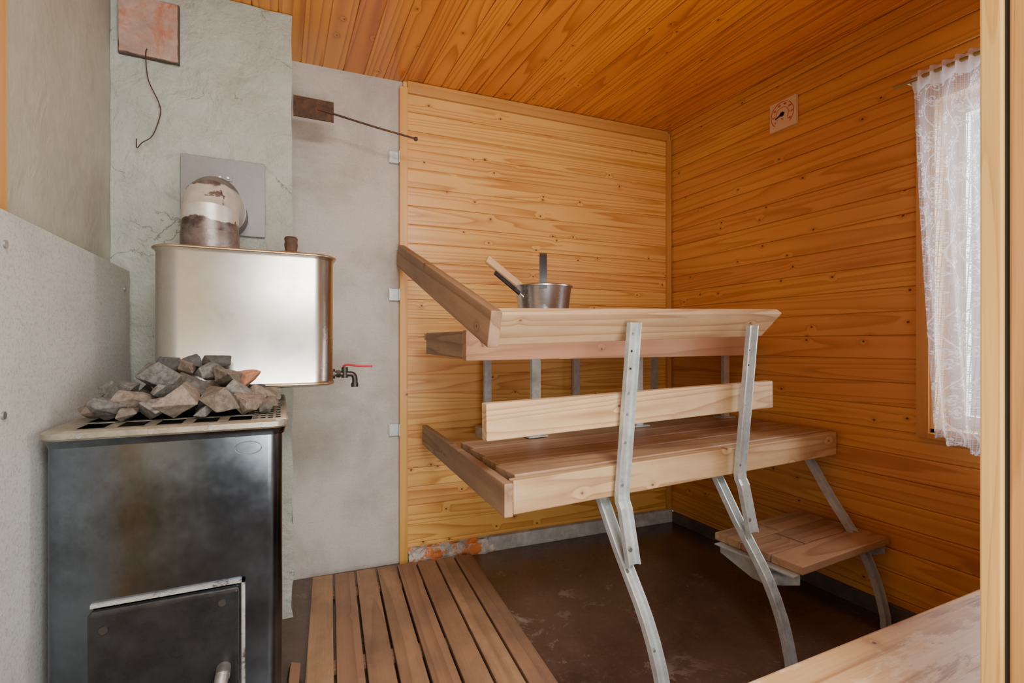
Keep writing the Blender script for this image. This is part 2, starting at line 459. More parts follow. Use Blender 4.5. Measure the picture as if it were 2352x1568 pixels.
bm = bmesh.new(); bbox(bm, (-.52, .012, 0), (.0, .04, CZ))
finish(bm, 'wall_hearth', P_BOARD, mw=BW, kind='structure', label='grey fibre cement board wall')
bm = bmesh.new(); bbox(bm, (-.53, 1.315, 0), (-.49, 2.4, CZ))
finish(bm, 'wall_left', P_LEFT, kind='structure', label='grey green plastered wall')
bm = bmesh.new(); bbox(bm, (-.53, .3, 0), (-.485, 1.315, CZ))
finish(bm, 'wall_left_timber', W_TRIM, kind='structure', label='orange pine wall')
bm = bmesh.new(); bbox(bm, (.86, .20, 0), (2.06, .325, CZ))
finish(bm, 'wall_near', W_TRIM, kind='structure', label='pine clad wall beside the doorway')
# unseen grey and cream walls, added to be mirrored in the water tank
bm = bmesh.new(); bbox(bm, (-.54, -2.3, 0), (1.6, -2.25, 2.3))
finish(bm, 'wall_tank_reflection', plain('grey_wall', (.40, .41, .42), .8, 0, .05), kind='structure', label='added grey wall mirrored in the tank')
bm = bmesh.new(); bbox(bm, (-1.9, -2.3, 0), (-.545, -2.25, 2.3))
finish(bm, 'wall_tank_reflection_cream', plain('cream_wall', (.92, .74, .38), .8, 0, .05), kind='structure', label='added cream wall mirrored in the tank')

def ltrim(n, lo, hi, mat=W_TRIM, T=BW, bevel=.003, label=None):
    return box(n, lo, hi, mat, T=T, bevel=bevel, kind='structure', label=label)
ltrim('trim_1', (-.018, -.022, .0), (.018, .012, 2.165))
ltrim('trim_2', (.018, -.016, 2.145), (1.49, -.0005, CZ-.002), W_TRIMX)
ltrim('trim_3', (1.474, -.022, .05), (1.499, -.0005, 2.15))
box('trim_4', (XR-.014, .34, CZ-.03), (XR-.0005, 2.175, CZ-.002), wood('pine_trim_right', (.58, .23, .04), (.40, .12, .015), 1, 2, None, ring=4, contrast=.4, knots=.2, rough=.4, fine=.15), kind='structure')
bm = bmesh.new(); bbox(bm, (.40, -.03, 0), (1.50, .03, .07)); bev(bm, .004)
finish(bm, 'baseboard_back', P_SILL, mw=BW, kind='structure', label='pale concrete plinth')
bm = bmesh.new(); bbox(bm, (.02, -.032, 0), (.43, .03, .060))
bmesh.ops.subdivide_edges(bm, edges=bm.edges, cuts=16, use_grid_fill=True)
for v in bm.verts: v.co += Vector((0, noise.noise(v.co*30)*.020, noise.noise(v.co*28+Vector((5, 5, 5)))*.022 if v.co.z > .02 else 0))
finish(bm, 'baseboard_hearth', P_FLAKE, mw=BW, kind='structure', label='crumbling plinth with flaking white and orange paint')
bm = bmesh.new(); bbox(bm, (XR-.01, .34, 0), (XR+.03, 2.18, .058)); bev(bm, .004)
finish(bm, 'baseboard_right', plain('dark_plinth', (.09, .07, .055), .8, 0, .4, 12, .3, 40), kind='structure', label='dark stained plinth')

box('trim_5', (.8185, .308, 0), (.86, .33, CZ), W_JAMB, bevel=.002, kind='structure', label='pale planed door casing')
box('trim_6', (.826, .303, 0), (.86, .3075, CZ), P_HOLE, bevel=0, kind='structure', label='black strip painting the shade of the casing gap')  # solid black strip, its colour stands in for shade in the gap
box('trim_7', (.8215, .20, 0), (.86, .3025, CZ), W_JAMBD, bevel=.003, kind='structure', label='brown pine door jamb')

# ------------------------------------------------------------------ window
e = empty('window_1', (XR, (WY0+WY1)/2, WZ0), 'white daylight window in a pine frame', 'window'); e['kind'] = 'structure'
W_CAS = wood('casing_wood', (.60, .27, .065), (.42, .15, .03), 2, 1, None, ring=4, contrast=.4, knots=.1, rough=.4)
bm = bmesh.new()
cw = .036
for lo, hi in (((XR-.014, WY1, WZ0-.02), (XR-.001, WY1+cw, WZ1+cw)), ((XR-.014, WY0, WZ1), (XR-.001, WY1, WZ1+cw)), ((XR-.022, WY0, WZ0-.02), (XR-.001, WY1, WZ0-.002)), ((XR-.014, WY0-.02, WZ0-.02), (XR-.001, WY0, WZ1+cw))):
    bbox(bm, lo, hi)
finish(bm, 'window_casing', W_CAS, e)
bm = bmesh.new()
for lo, hi in (((XR+.0, WY1-.012, WZ0), (XR+.14, WY1, WZ1)), ((XR, WY0, WZ1-.012), (XR+.14, WY1, WZ1)), ((XR, WY0, WZ0), (XR+.14, WY1, WZ0+.012)), ((XR, WY0, WZ0), (XR+.14, WY0+.012, WZ1))):
    bbox(bm, lo, hi)
finish(bm, 'window_reveal', wood('reveal_wood', (.70, .42, .16), (.5, .25, .07), 2, 0, None, ring=4, contrast=.3), e)
bm = bmesh.new()
for lo, hi in (((XR+.1, WY1-.055, WZ0+.012), (XR+.135, WY1-.012, WZ1-.012)), ((XR+.1, WY0+.012, WZ1-.055), (XR+.135, WY1-.055, WZ1-.012)), ((XR+.1, WY0+.012, WZ0+.012), (XR+.135, WY1-.055, WZ0+.055)), ((XR+.1, WY0+.012, WZ0+.055), (XR+.135, WY0+.055, WZ1-.055))):
    bbox(bm, lo, hi)
finish(bm, 'window_sash', plain('white_paint', (.8, .8, .78), .5), e)
mg, nt, b = new_mat('glass')
nt.nodes.remove(b)
tr = node(nt, 'ShaderNodeBsdfTransparent'); gl = node(nt, 'ShaderNodeBsdfGlossy', {'Roughness': .02})
mx = node(nt, 'ShaderNodeMixShader', {0: .06, 1: tr.outputs[0], 2: gl.outputs[0]})
nt.links.new(mx.outputs[0], nt.nodes['Material Output'].inputs[0])
box('window_pane', (XR+.115, WY0+.05, WZ0+.05), (XR+.119, WY1-.05, WZ1-.05), mg, e, bevel=0)

def lace_mat():
    m, nt, b = new_mat('lace')
    tc = node(nt, 'ShaderNodeTexCoord').outputs['Object']
    s = node(nt, 'ShaderNodeSeparateXYZ', {0: tc}).outputs
    v2 = comb(nt, s[1], s[2], 0)
    net = node(nt, 'ShaderNodeTexVoronoi', {'Vector': v2, 'Scale': 190.0, 'Randomness': .1}, feature='DISTANCE_TO_EDGE', voronoi_dimensions='2D').outputs[0]
    netm = mapr(nt, net, .10, .17, .97, .38)
    dv = node(nt, 'ShaderNodeVectorMath', {0: v2, 1: node(nt, 'ShaderNodeVectorMath', {0: node(nt, 'ShaderNodeTexNoise', {'Vector': v2, 'Scale': 22.0}).outputs[1], 1: (.015, .015, 0)}, operation='MULTIPLY').outputs[0]}, operation='ADD').outputs[0]
    K = 21.0
    fv = node(nt, 'ShaderNodeTexVoronoi', {'Vector': dv, 'Scale': K, 'Randomness': .7}, voronoi_dimensions='2D')
    fd = fv.outputs['Distance']
    rel = node(nt, 'ShaderNodeVectorMath', {0: node(nt, 'ShaderNodeVectorMath', {0: dv, 1: (K, K, 0)}, operation='MULTIPLY').outputs[0], 1: node(nt, 'ShaderNodeVectorMath', {0: fv.outputs['Position'], 1: (K, K, 0)}, operation='MULTIPLY').outputs[0]}, operation='SUBTRACT').outputs[0]
    rs = node(nt, 'ShaderNodeSeparateXYZ', {0: rel}).outputs
    ang = M(nt, 'ARCTAN2', rs[1], rs[0])
    rad = M(nt, 'ADD', .14, M(nt, 'MULTIPLY', M(nt, 'ABSOLUTE', M(nt, 'SINE', M(nt, 'MULTIPLY', ang, 2.5))), .26))
    pet = M(nt, 'LESS_THAN', fd, rad)
    rim = M(nt, 'LESS_THAN', M(nt, 'ABSOLUTE', M(nt, 'SUBTRACT', fd, M(nt, 'MULTIPLY', rad, .6))), .05)
    petal = M(nt, 'MULTIPLY', pet, M(nt, 'SUBTRACT', 1.0, rim))
    ln = M(nt, 'ABSOLUTE', M(nt, 'SINE', M(nt, 'ADD', M(nt, 'MULTIPLY', s[1], 60.0), M(nt, 'MULTIPLY', M(nt, 'SINE', M(nt, 'MULTIPLY', s[2], 26.0)), 1.3))))
    vine = M(nt, 'LESS_THAN', ln, .10)
    hem = M(nt, 'GREATER_THAN', s[2], 1.215)
    hem2 = M(nt, 'LESS_THAN', s[2], .028)
    solid = M(nt, 'MAXIMUM', M(nt, 'MAXIMUM', M(nt, 'MAXIMUM', petal, vine), hem), hem2)
    al = M(nt, 'MAXIMUM', netm, M(nt, 'MULTIPLY', solid, .96))
    cc = mixc(nt, solid, (.50, .465, .475), (.72, .675, .68))
    dif = node(nt, 'ShaderNodeBsdfDiffuse', {'Color': cc})
    trl = node(nt, 'ShaderNodeBsdfTranslucent', {'Color': cc})
    mm = node(nt, 'ShaderNodeMixShader', {0: .24, 1: dif.outputs[0], 2: trl.outputs[0]})
    t = node(nt, 'ShaderNodeBsdfTransparent')
    mx = node(nt, 'ShaderNodeMixShader', {0: al, 1: t.outputs[0], 2: mm.outputs[0]})
    nt.nodes.remove(b)
    nt.links.new(mx.outputs[0], nt.nodes['Material Output'].inputs[0])
    return m
cur = empty('lace_curtain', (1.93, .7, .64), 'white floral lace curtain gathered on a thin rod', 'curtain')
bm = bmesh.new()
NY, NZ = 200, 60
grid = []
for j in range(NZ+1):
    w = j/NZ
    row = []
    for i in range(NY+1):
        q = i/NY
        ytop = .958; ybot = .893
        yl = ytop + (ybot-ytop)*(max(0, 1-w)**1.4)
        y = yl - q*(yl-.42)
        zb = .695 - .065*min(1, q*2.2) + .005*abs(sin(q*60))
        z = zb + (1.905-zb)*w
        amp = .018 + .014*(1-w)
        x = 1.93 + amp*sin(q*48 + .5*sin(w*2.0)) + .005*sin(q*97+w)
        if w > .95: x = 1.93 + .012*sin(q*100)
        row.append(bm.verts.new((x, y, z)))
    grid.append(row)
for j in range(NZ):
    for i in range(NY):
        bm.faces.new((grid[j][i], grid[j][i+1], grid[j+1][i+1], grid[j+1][i]))
finish(bm, 'curtain_fabric', lace_mat(), cur, smooth=True)
cyl('curtain_rod', (1.93, 1.012, 1.885), (1.93, .40, 1.885), .006, plain('rod_brass', (.4, .3, .12), .4, .6), cur, seg=12)
bm = bmesh.new()
cyl_bm(bm, (1.93, .975, 1.885), (2.0165, .975, 1.885), .004, seg=10)
cyl_bm(bm, (2.008, .975, 1.885), (2.0165, .975, 1.885), .014, seg=16)
finish(bm, 'rod_bracket', plain('rod_brass_bracket', (.4, .3, .12), .4, .6), cur)

# ------------------------------------------------------------------ chimney
ch = empty('chimney', (-.22, 2.15, 0), 'grey green plastered masonry chimney with hairline cracks', 'chimney')
bm = bmesh.new(); bbox(bm, (-.489, 2.0, 0.001), (.045, 2.295, CZ-.002))
bmesh.ops.subdivide_edges(bm, edges=[e_ for e_ in bm.edges if abs(e_.verts[0].co.z-e_.verts[1].co.z) > 1], cuts=110, use_grid_fill=True)
bmesh.ops.subdivide_edges(bm, edges=[e_ for e_ in bm.edges if abs(e_.verts[0].co.x-e_.verts[1].co.x) > .4], cuts=30, use_grid_fill=True)
for v in bm.verts:
    n = noise.noise(v.co*4)*.008 + noise.noise(v.co*11)*.005 + noise.noise(v.co*26)*.002
    if v.co.y < 2.1: v.co.y += n
    if v.co.x > .03:
        v.co.x += noise.noise(v.co*7+Vector((3, 1, 2)))*.007 + (.012 if v.co.z < .35 else 0)*max(0, noise.noise(v.co*9))
finish(bm, 'chimney_body', P_CHIM, ch, smooth=True, autos=50)
bm = bmesh.new(); bbox(bm, (-.462, 1.976, 1.937), (-.304, 1.998, 2.125))
bmesh.ops.subdivide_edges(bm, edges=bm.edges, cuts=8, use_grid_fill=True)
for v in bm.verts: v.co += Vector((noise.noise(v.co*40)*.003, noise.noise(v.co*25)*.005, noise.noise(v.co*35)*.004))
finish(bm, 'soot_hatch', P_BRICK, ch, label='mottled pinkish brown square soot hatch cover')
bm = bmesh.new(); bbox(bm, (-.465, 1.982, 1.934), (-.3, 1.999, 2.128))
finish(bm, 'hatch_joint', P_MORTAR, ch, label='dark joint around the hatch')

tube('wire', [(-.386, 1.968, 1.955), (-.388, 1.962, 1.93), (-.384, 1.976, 1.86), (-.355, 1.974, 1.79), (-.352, 1.976, 1.75), (-.372, 1.974, 1.68), (-.40, 1.971, 1.65), (-.412, 1.966, 1.63), (-.414, 1.968, 1.66)], .0017, P_WIRE, seg=6,
     label='rusty thin wire dangling from the chimney hatch', cat='wire')

d = empty('chimney_damper', (.12, 2.12, 1.88), 'rusty iron damper plate with a long thin pull rod', 'damper')
bm = bmesh.new(); bbox(bm, (.052, 2.112, 1.885), (.20, 2.120, 1.965)); bev(bm, .0015)
finish(bm, 'damper_plate', P_RUST, d)
tube('damper_rod', [(.14, 2.107, 1.925), (.2, 2.105, 1.915), (.35, 2.085, 1.885), (.5, 2.06, 1.857), (.515, 2.058, 1.854)], .004, P_RUST, d, seg=8)
bm = bmesh.new(); bmesh.ops.create_uvsphere(bm, u_segments=12, v_segments=8, radius=.009)
bmesh.ops.translate(bm, verts=bm.verts, vec=(.518, 2.058, 1.853))
finish(bm, 'rod_knob', P_RUST, d, smooth=True)

for i, z in enumerate((1.845, 1.224, .612)):
    bm = bmesh.new()
    bbox(bm, (-.062, -.006, z-.026), (-.014, -.003, z+.026))
    bbox(bm, (-.022, -.024, z-.026), (-.0185, -.003, z+.026))
    cyl_bm(bm, (-.04, -.0095, z), (-.04, -.006, z), .006, seg=12)
    finish(bm, 'metal_bracket', S_GALV, mw=BW, label='small galvanised angle bracket screwed to grey board', cat='bracket', group='brackets along the grey wall board')

hs = empty('heat_shield', (-.435, 1.4, 0), 'speckled grey cement heat shield board behind the stove', 'heat shield')
box('shield_board', (-.438, .80, .0), (-.430, 1.962, 1.232), P_SHIELD, hs, bevel=.0015)
for y, z in ((1.156, 1.173), (1.15, .877), (1.9, 1.17)):
    cyl('spacer_screw', (-.484, y, z), (-.4265, y, z), .007, S_SCREW, hs, seg=14)

# ------------------------------------------------------------------ stove
st = empty('wood_stove', (-.2, 1.5, 0), 'dark steel wood burning sauna stove with stones on top', 'stove')
def rrect(x0, x1, y0, y1, r, n=8):
    P = []
    for cx, cy, a0 in ((x1-r, y1-r, 0), (x0+r, y1-r, 90), (x0+r, y0+r, 180), (x1-r, y0+r, 270)):
        for i in range(n+1):
            a = radians(a0+90*i/n); P.append((cx+r*cos(a), cy+r*sin(a)))
    return P
def prism(bm, P, z0, z1, cap=True):
    A = [bm.verts.new((x, y, z0)) for x, y in P]; B = [bm.verts.new((x, y, z1)) for x, y in P]
    n = len(P)
    for i in range(n): bm.faces.new((A[i], A[(i+1) % n], B[(i+1) % n], B[i]))
    if cap: bm.faces.new(A[::-1]); bm.faces.new(B)
    return A, B
SX0, SX1, SY0, SY1 = -.412, .012, 1.237, 1.86
bm = bmesh.new(); prism(bm, rrect(SX0+.004, SX1-.004, SY0+.006, SY1, .03), .03, .800)
finish(bm, 'stove_body', S_DARK, st, smooth=True, autos=30)
bm = bmesh.new(); prism(bm, rrect(SX0+.02, SX1-.02, SY0+.03, SY1-.02, .02), .0, .03)
finish(bm, 'stove_plinth', S_BLACK, st)
bm = bmesh.new()
L = [(.004, .0055, .798), (0, 0, .813), (-.004, -.004, .817), (-.004, -.004, .828), (.002, .002, .832), (.010, .010, .8315)]
rings = []
for dx, dy, z in L:
    rings.append([bm.verts.new((x, y, z)) for x, y in rrect(SX0+dx, SX1-dx+.004, SY0+dy, SY1-dy, .028)])
for a, b_ in zip(rings, rings[1:]):
    n = len(a)
    for i in range(n): bm.faces.new((a[i], a[(i+1) % n], b_[(i+1) % n], b_[i]))
for f in bm.faces: f.material_index = 1 if f.calc_center_median().z < .808 else 0
finish(bm, 'stove_rim', [S_RIM, S_DARK], st, smooth=True, autos=30, label='tarnished brass coloured rim')
def holed(bm, x0, x1, y0, y1, z, th, holes):
    xs = sorted({x0, x1, *[h[0] for h in holes], *[h[1] for h in holes]})
    ys = sorted({y0, y1, *[h[2] for h in holes], *[h[3] for h in holes]})
    V = {}
    def gv(i, j):
        if (i, j) not in V: V[(i, j)] = bm.verts.new((xs[i], ys[j], z))
        return V[(i, j)]
    fs = []
    for i in range(len(xs)-1):
        for j in range(len(ys)-1):
            cx, cy = (xs[i]+xs[i+1])/2, (ys[j]+ys[j+1])/2
            if any(h[0] < cx < h[1] and h[2] < cy < h[3] for h in holes): continue
            fs.append(bm.faces.new((gv(i, j), gv(i+1, j), gv(i+1, j+1), gv(i, j+1))))
    r = bmesh.ops.extrude_face_region(bm, geom=fs)
    bmesh.ops.translate(bm, verts=[g for g in r['geom'] if isinstance(g, bmesh.types.BMVert)], vec=(0, 0, -th))
holes = [(-.372, -.066, 1.360, 1.53)]
for i in range(5):
    x = -.365 + i*.066
    holes.append((x, x+.046, 1.262, 1.342))
for i in range(9):
    y = 1.275+i*.036
    for x in (-.054, -.038, -.022, -.006)[:4]: holes.append((x, x+.0105, y, y+.026))
bm = bmesh.new(); holed(bm, SX0+.008, SX1-.004+.008, SY0+.008, SY1-.012, .8315, .0012, holes)
finish(bm, 'stove_grate', S_RIM, st, label='slotted steel top plate')
bm = bmesh.new()
bbox(bm, (SX0+.012, SY0+.012, .801), (SX1-.006, 1.60, .803))
finish(bm, 'slot_shade_sheet', P_HOLE, st, label='black sheet painting the dark inside the slots')  # black sheet added under the grate so the slots look dark inside
bm = bmesh.new(); prism(bm, rrect(-.33, -.05, 1.60, 1.84, .05), .832, .874)
finish(bm, 'stove_collar', S_BLACK, st, smooth=True, autos=30, label='black collar carrying the water tank')
for x in (-.35, -.235, -.13, -.03):
    cyl('screw', (x, SY0-.007, .822), (x, SY0-.003, .822), .005, S_SCREW, st, seg=12)
bm = bmesh.new()
sweep(bm, [(-.06+.026*cos(a*pi/16), SY0+.0052, .772+.014*sin(a*pi/16)) for a in range(33)], .0009, 6, caps=False)
finish(bm, 'badge', plain('badge_steel', (.16, .16, .16), .4, .8), st, label='embossed oval badge')
bm = bmesh.new()
bbox(bm, (-.334, SY0-.002, .482), (-.066, SY0+.006, .489)); bbox(bm, (-.073, SY0-.002, .14), (-.066, SY0+.006, .489))
bbox(bm, (-.334, SY0-.001, .13), (-.066, SY0+.006, .14))
finish(bm, 'door_frame', S_DOORF, st, label='worn pale steel door surround')
bm = bmesh.new(); bbox(bm, (-.334, SY0-.020, .142), (-.077, SY0+.004, .478)); bev(bm, .006, 3)
dr = finish(bm, 'stove_door', S_BLACK, st, label='glossy black fire door')
for x, z in ((-.308, .445), (-.108, .455), (-.308, .17)):
    bm = bmesh.new(); cyl_bm(bm, (x, SY0-.024, z), (x, SY0-.019, z), .0075, seg=16)
    finish(bm, 'bolt_or_hole', S_BOLT, dr, smooth=True, autos=40)
bm = bmesh.new()
cyl_bm(bm, (-.105, SY0-.018, .315), (-.105, SY0-.05, .315), .014, seg=16)
sweep(bm, smoothpts([(-.105, SY0-.045, .32), (-.108, SY0-.06, .30), (-.112, SY0-.065, .26), (-.112, SY0-.06, .22)], 5), .013, 12)
finish(bm, 'door_handle', S_HANDLE, dr, smooth=True, autos=50, label='worn steel latch handle')

# ------------------------------------------------------------------ water tank
tk = empty('water_tank', (-.07, 1.71, .875), 'stainless steel sauna water tank with a small tap', 'water tank')
TX0, TX1, TY0, TY1, TR = -.300, .153, 1.555, 1.865, .062
bm = bmesh.new()
prof = [(.010, .876), (.002, .880), (.0, .888), (.002, .892), (.002, 1.245), (-.001, 1.251), (-.003, 1.257), (.0, 1.262), (.008, 1.263)]
rings = []
for ins, z in prof:
    rings.append([bm.verts.new((x, y, z)) for x, y in rrect(TX0+ins, TX1-ins, TY0+ins, TY1-ins, TR, 16)])
for a, b_ in zip(rings, rings[1:]):
    n = len(a)
    for i in range(n): bm.faces.new((a[i], a[(i+1) % n], b_[(i+1) % n], b_[i]))
bm.faces.new(rings[0][::-1]); bm.faces.new(rings[-1])
finish(bm, 'tank_body', S_TANK, tk, smooth=True, autos=35)
for nm, z, o, rr in (('top_band', 1.257, .0035, .0032), ('bottom_band', .884, -.0005, .0028)):
    bm = bmesh.new(); P = rrect(TX0-o, TX1+o, TY0-o, TY1+o, TR+o, 16)
    sweep(bm, [(x, y, z) for x, y in P]+[(P[0][0], P[0][1], z)], rr, 8, caps=False)
    finish(bm, nm, S_BAND, tk, smooth=True, label='tarnished brassy rolled seam')
bm = bmesh.new(); lathe_bm(bm, [(0, .022), (.04, .020), (.085, .008), (.09, .0), (0, 0)], (.03, 1.69, 1.2635), 36)
lid = finish(bm, 'tank_lid', S_TANK, tk, smooth=True, autos=40)
bm = bmesh.new(); lathe_bm(bm, [(0, .045), (.016, .045), (.0195, .040), (.018, .03), (.0195, .02), (.016, .0), (0, 0)], (.035, 1.69, 1.285), 20)
finish(bm, 'lid_knob', P_RUST, lid, smooth=True, autos=40, label='brown wooden lid knob')
bm = bmesh.new()
ty = 1.69
cyl_bm(bm, (.148, ty, .905), (.163, ty, .905), .016, seg=20)
cyl_bm(bm, (.155, ty, .905), (.212, ty-.002, .904), .0085, seg=16)
cyl_bm(bm, (.168, ty, .905), (.180, ty, .905), .0135, seg=6)
cyl_bm(bm, (.193, ty-.002, .892), (.193, ty-.002, .926), .010, seg=16)
sweep(bm, smoothpts([(.205, ty-.002, .904), (.218, ty-.003, .902), (.224, ty-.003, .890), (.224, ty-.003, .868)], 6), .0085, 14)
cyl_bm(bm, (.224, ty-.003, .875), (.224, ty-.003, .862), .011, seg=16)
tp = finish(bm, 'tap', S_TAP, tk, smooth=True, autos=40, label='dark weathered brass tap')
bm = bmesh.new()
sweep(bm, smoothpts([(.188, ty-.002, .928), (.20, ty-.01, .934), (.235, ty-.02, .930), (.275, ty-.03, .929)], 5), .0035, 8)
finish(bm, 'tap_lever', P_RED, tp, smooth=True, label='red lever handle')

# ------------------------------------------------------------------ flue pipe
fp = empty('flue_pipe', (-.18, 1.72, 1.264), 'white painted peeling flue pipe elbow entering the chimney', 'flue pipe')
r = .074; cx, cy = -.182, 1.715
ex, ey = sin(radians(2)), cos(radians(2))
def PP(h, z): return Vector((cx+ex*h, cy+ey*h, z))
bm = bmesh.new()
cyl_bm(bm, (cx, cy, 1.264), (cx, cy, 1.325), r+.002, seg=40)
finish(bm, 'pipe_base', S_PIPED, fp, smooth=True, autos=40, label='rusty dark pipe base')
bm = bmesh.new()
z0, z1 = 1.320, 1.420
segp = [PP(0, z0), PP(0, 1.380), PP(.022, z1-.002), PP(.075, z1+.020), PP(.20, z1+.020)]
sweep(bm, segp, r, 48, miter=True)
finish(bm, 'pipe_elbow', S_PIPE, fp, smooth=True, autos=14)
bm = bmesh.new()
hh = (1.982-cy)/ey
sweep(bm, [PP(.19, z1+.020), PP(hh, z1+.020)], r+.003, 40)
finish(bm, 'pipe_inlet', S_PIPED, fp, smooth=True, autos=40, label='dark rusty horizontal pipe collar')
bm = bmesh.new(); bbox(bm, (-.297, 1.984, 1.378), (-.043, 1.987, 1.638)); bev(bm, .0008, 1)
bbox(bm, (-.195, 1.980, 1.562), (-.145, 1.984, 1.582))
finish(bm, 'wall_plate', S_PLATE, fp, label='square sheet steel wall plate')
for x in (-.182, -.158):
    cyl('screw', (x, 1.9765, 1.572), (x, 1.980, 1.572), .004, S_SCREW, fp, seg=12)

# ------------------------------------------------------------------ stones
rocks = [(-.335, 1.350, .848, .038, 0), (-.292, 1.365, .872, .040, 1), (-.250, 1.335, .850, .036, 0), (-.322, 1.43, .893, .042, 0),
         (-.262, 1.46, .918, .052, 0), (-.203, 1.350, .872, .050, 1), (-.192, 1.42, .896, .050, 0), (-.126, 1.350, .872, .048, 1),
         (-.113, 1.43, .915, .047, 1), (-.070, 1.360, .852, .045, 1), (-.160, 1.475, .930, .036, 0), (-.210, 1.49, .940, .034, 1),
         (-.080, 1.48, .912, .038, 3), (-.040, 1.43, .873, .040, 1), (-.140, 1.515, .954, .034, 2), (-.200, 1.518, .956, .032, 2),
         (-.345, 1.48, .885, .034, 2), (-.30, 1.49, .87, .040, 2), (-.2, 1.47, .866, .044, 2), (-.12, 1.48, .866, .044, 2), (-.055, 1.50, .866, .038, 2),
         (-.25, 1.41, .860, .040, 2), (-.155, 1.385, .855, .040, 2), (-.362, 1.395, .850, .028, 1), (-.022, 1.39, .846, .030, 1),
         (-.355, 1.45, .895, .028, 0), (-.250, 1.51, .948, .030, 2), (-.155, 1.345, .845, .026, 0), (-.296, 1.335, .845, .026, 1), (-.018, 1.48, .850, .034, 1),
         (-.085, 1.39, .888, .030, 0), (-.240, 1.385, .893, .030, 0), (-.030, 1.36, .842, .022, 0)]
RM = [P_STONE, P_STONE2, P_STONED, P_STONER]
RL = ['grey angular sauna stone', 'brownish grey angular sauna stone', 'dark sauna stone in the pile', 'reddish brick coloured stone']
for k, (x, y, z, s, mi) in enumerate(rocks):
    rr = random.Random(912+k)
    bm = bmesh.new()
    sx, sy, sz = s*rr.uniform(1.05, 1.3), s*rr.uniform(.72, .92), s*rr.uniform(.6, .78)
    npt = rr.randint(8, 11)
    for i in range(npt):
        ph = math.acos(1-2*(i+.5)/npt); th = pi*(1+5**.5)*i + rr.uniform(-.6, .6)
        v = Vector((cos(th)*sin(ph), sin(th)*sin(ph), cos(ph)))*rr.uniform(.75, 1.25)
        bm.verts.new((v.x*sx, v.y*sy, v.z*sz))
    h = bmesh.ops.convex_hull(bm, input=bm.verts)
    bmesh.ops.delete(bm, geom=[v for v in bm.verts if not v.link_faces], context='VERTS')
    bmesh.ops.dissolve_limit(bm, angle_limit=radians(14), verts=bm.verts, edges=bm.edges)
    bev(bm, s*.03, 1)
    bmesh.ops.triangulate(bm, faces=bm.faces)
    bmesh.ops.subdivide_edges(bm, edges=bm.edges, cuts=2, use_grid_fill=True)
    for v in bm.verts: v.co += v.co.normalized()*(noise.noise(v.co*60+Vector((k, 0, 0)))*s*.06 + noise.noise(v.co*170+Vector((k, 3, 0)))*s*.03)
    mw = Matrix.Translation((x, y, z)) @ Matrix.Rotation(rr.uniform(0, 6), 4, 'Z') @ Matrix.Rotation(rr.uniform(-.5, .5), 4, 'X') @ Matrix.Rotation(rr.uniform(-.3, .3), 4, 'Y')
    lo = min((mw @ v.co).z for v in bm.verts)
    if lo < .8335: mw = Matrix.Translation((0, 0, .8335-lo)) @ mw
    finish(bm, 'stone', RM[mi], mw=mw, label=RL[mi]+' heaped on the stove', cat='stone', group='stones heaped on the sauna stove')

# ------------------------------------------------------------------ duckboard
db = empty('duckboard', (.46, 1.65, 0), 'brown slatted wooden duckboard lying on the floor', 'duckboard', rot=radians(-5))
TD = Matrix.Translation((.129, 2.222, 0)) @ Matrix.Rotation(radians(-5.0), 4, 'Z')
for i in range(8):
    board('slat', (.0375+i*.0855, -1.15+random.uniform(-.01, .01), .03), (.0375+i*.0855, -.0+random.uniform(-.006, .002), .03), (1, 0, 0), .0775, .02, W_DUCK, db, T=TD, bevel=.0035)
for y in (-.12, -.6, -1.05):
    board('crossbar', (.0, y, .010), (.67, y, .010), (0, 1, 0), .05, .0195, W_BENCHD, db, T=TD)

board('firewood', (.024, 1.42, .018), (.044, 1.66, .018), (.3, 0, 1), .03, .03, W_DUCK, label='short offcut of firewood beside the stove', cat='firewood')

# ------------------------------------------------------------------ sauna bench unit
sb = empty('sauna_bench', (.55, 1.17, 0), 'two tier wooden sauna bench on bent galvanised legs with step', 'sauna bench', rot=radians(3))
TB = MW['sauna_bench']
UP = (0, 0, 1)
def part(name, label=None):
    e_ = bpy.data.objects.new(name, None); e_.empty_display_size = .05; COL.objects.link(e_)
    place(e_, sb, TB.copy())
    if label: e_['label'] = label
    return e_
low = part('lower_seat'); upp = part('upper_seat'); stp = part('step', 'small low wooden step')
board('fascia', (0, .014, .603), (1.44, .014, .610), UP, .088, .028, W_BENCH, low, T=TB)
for i in range(4):
    y = .03+.062+i*.121
    board('seat_slat', (.012+y*.11, y, .640), (1.44, y, .646), (0, 1, 0), .117, .026, W_BENCHF, low, T=TB)
board('end_board', (-.020, -.012, .602), (.085, .985, .602), UP, .086, .024, W_BENCHD, low, T=TB)
board('fascia', (-.012, .300, .996), (1.29, .300, .999), UP, .095, .030, W_BENCHR, upp, T=TB, label='reddish brown front board with painted shade')
for i in range(5):
    y = .316+.066+i*.122
    board('seat_slat', (.03+(y-.3)*.06, y, 1.030), (1.42, y, 1.033), (0, 1, 0), .118, .026, W_BENCHF, upp, T=TB)
board('end_board', (.003, .316, .998), (.045, .80, 1.003), UP, .085, .03, W_BENCHD, upp, T=TB)
board('backrest', (-.078, .012, .803), (1.045, .012, .822), UP, .095, .030, W_BENCH, sb, T=TB)
ld = Vector((0, -.07, .085)).normalized()
board('rail', (-.074, .014, 1.043), (1.057, .012, 1.077), ld, .104, .026, W_BENCH, sb, T=TB, miter=(0, .025), bevel=.004, label='tilted front rail board')
board('side_rail', (-.068, -.03, 1.036), (.005, 1.085, 1.398), UP, .095, .030, W_BENCHD, sb, T=TB, label='sloping brown side rail board')
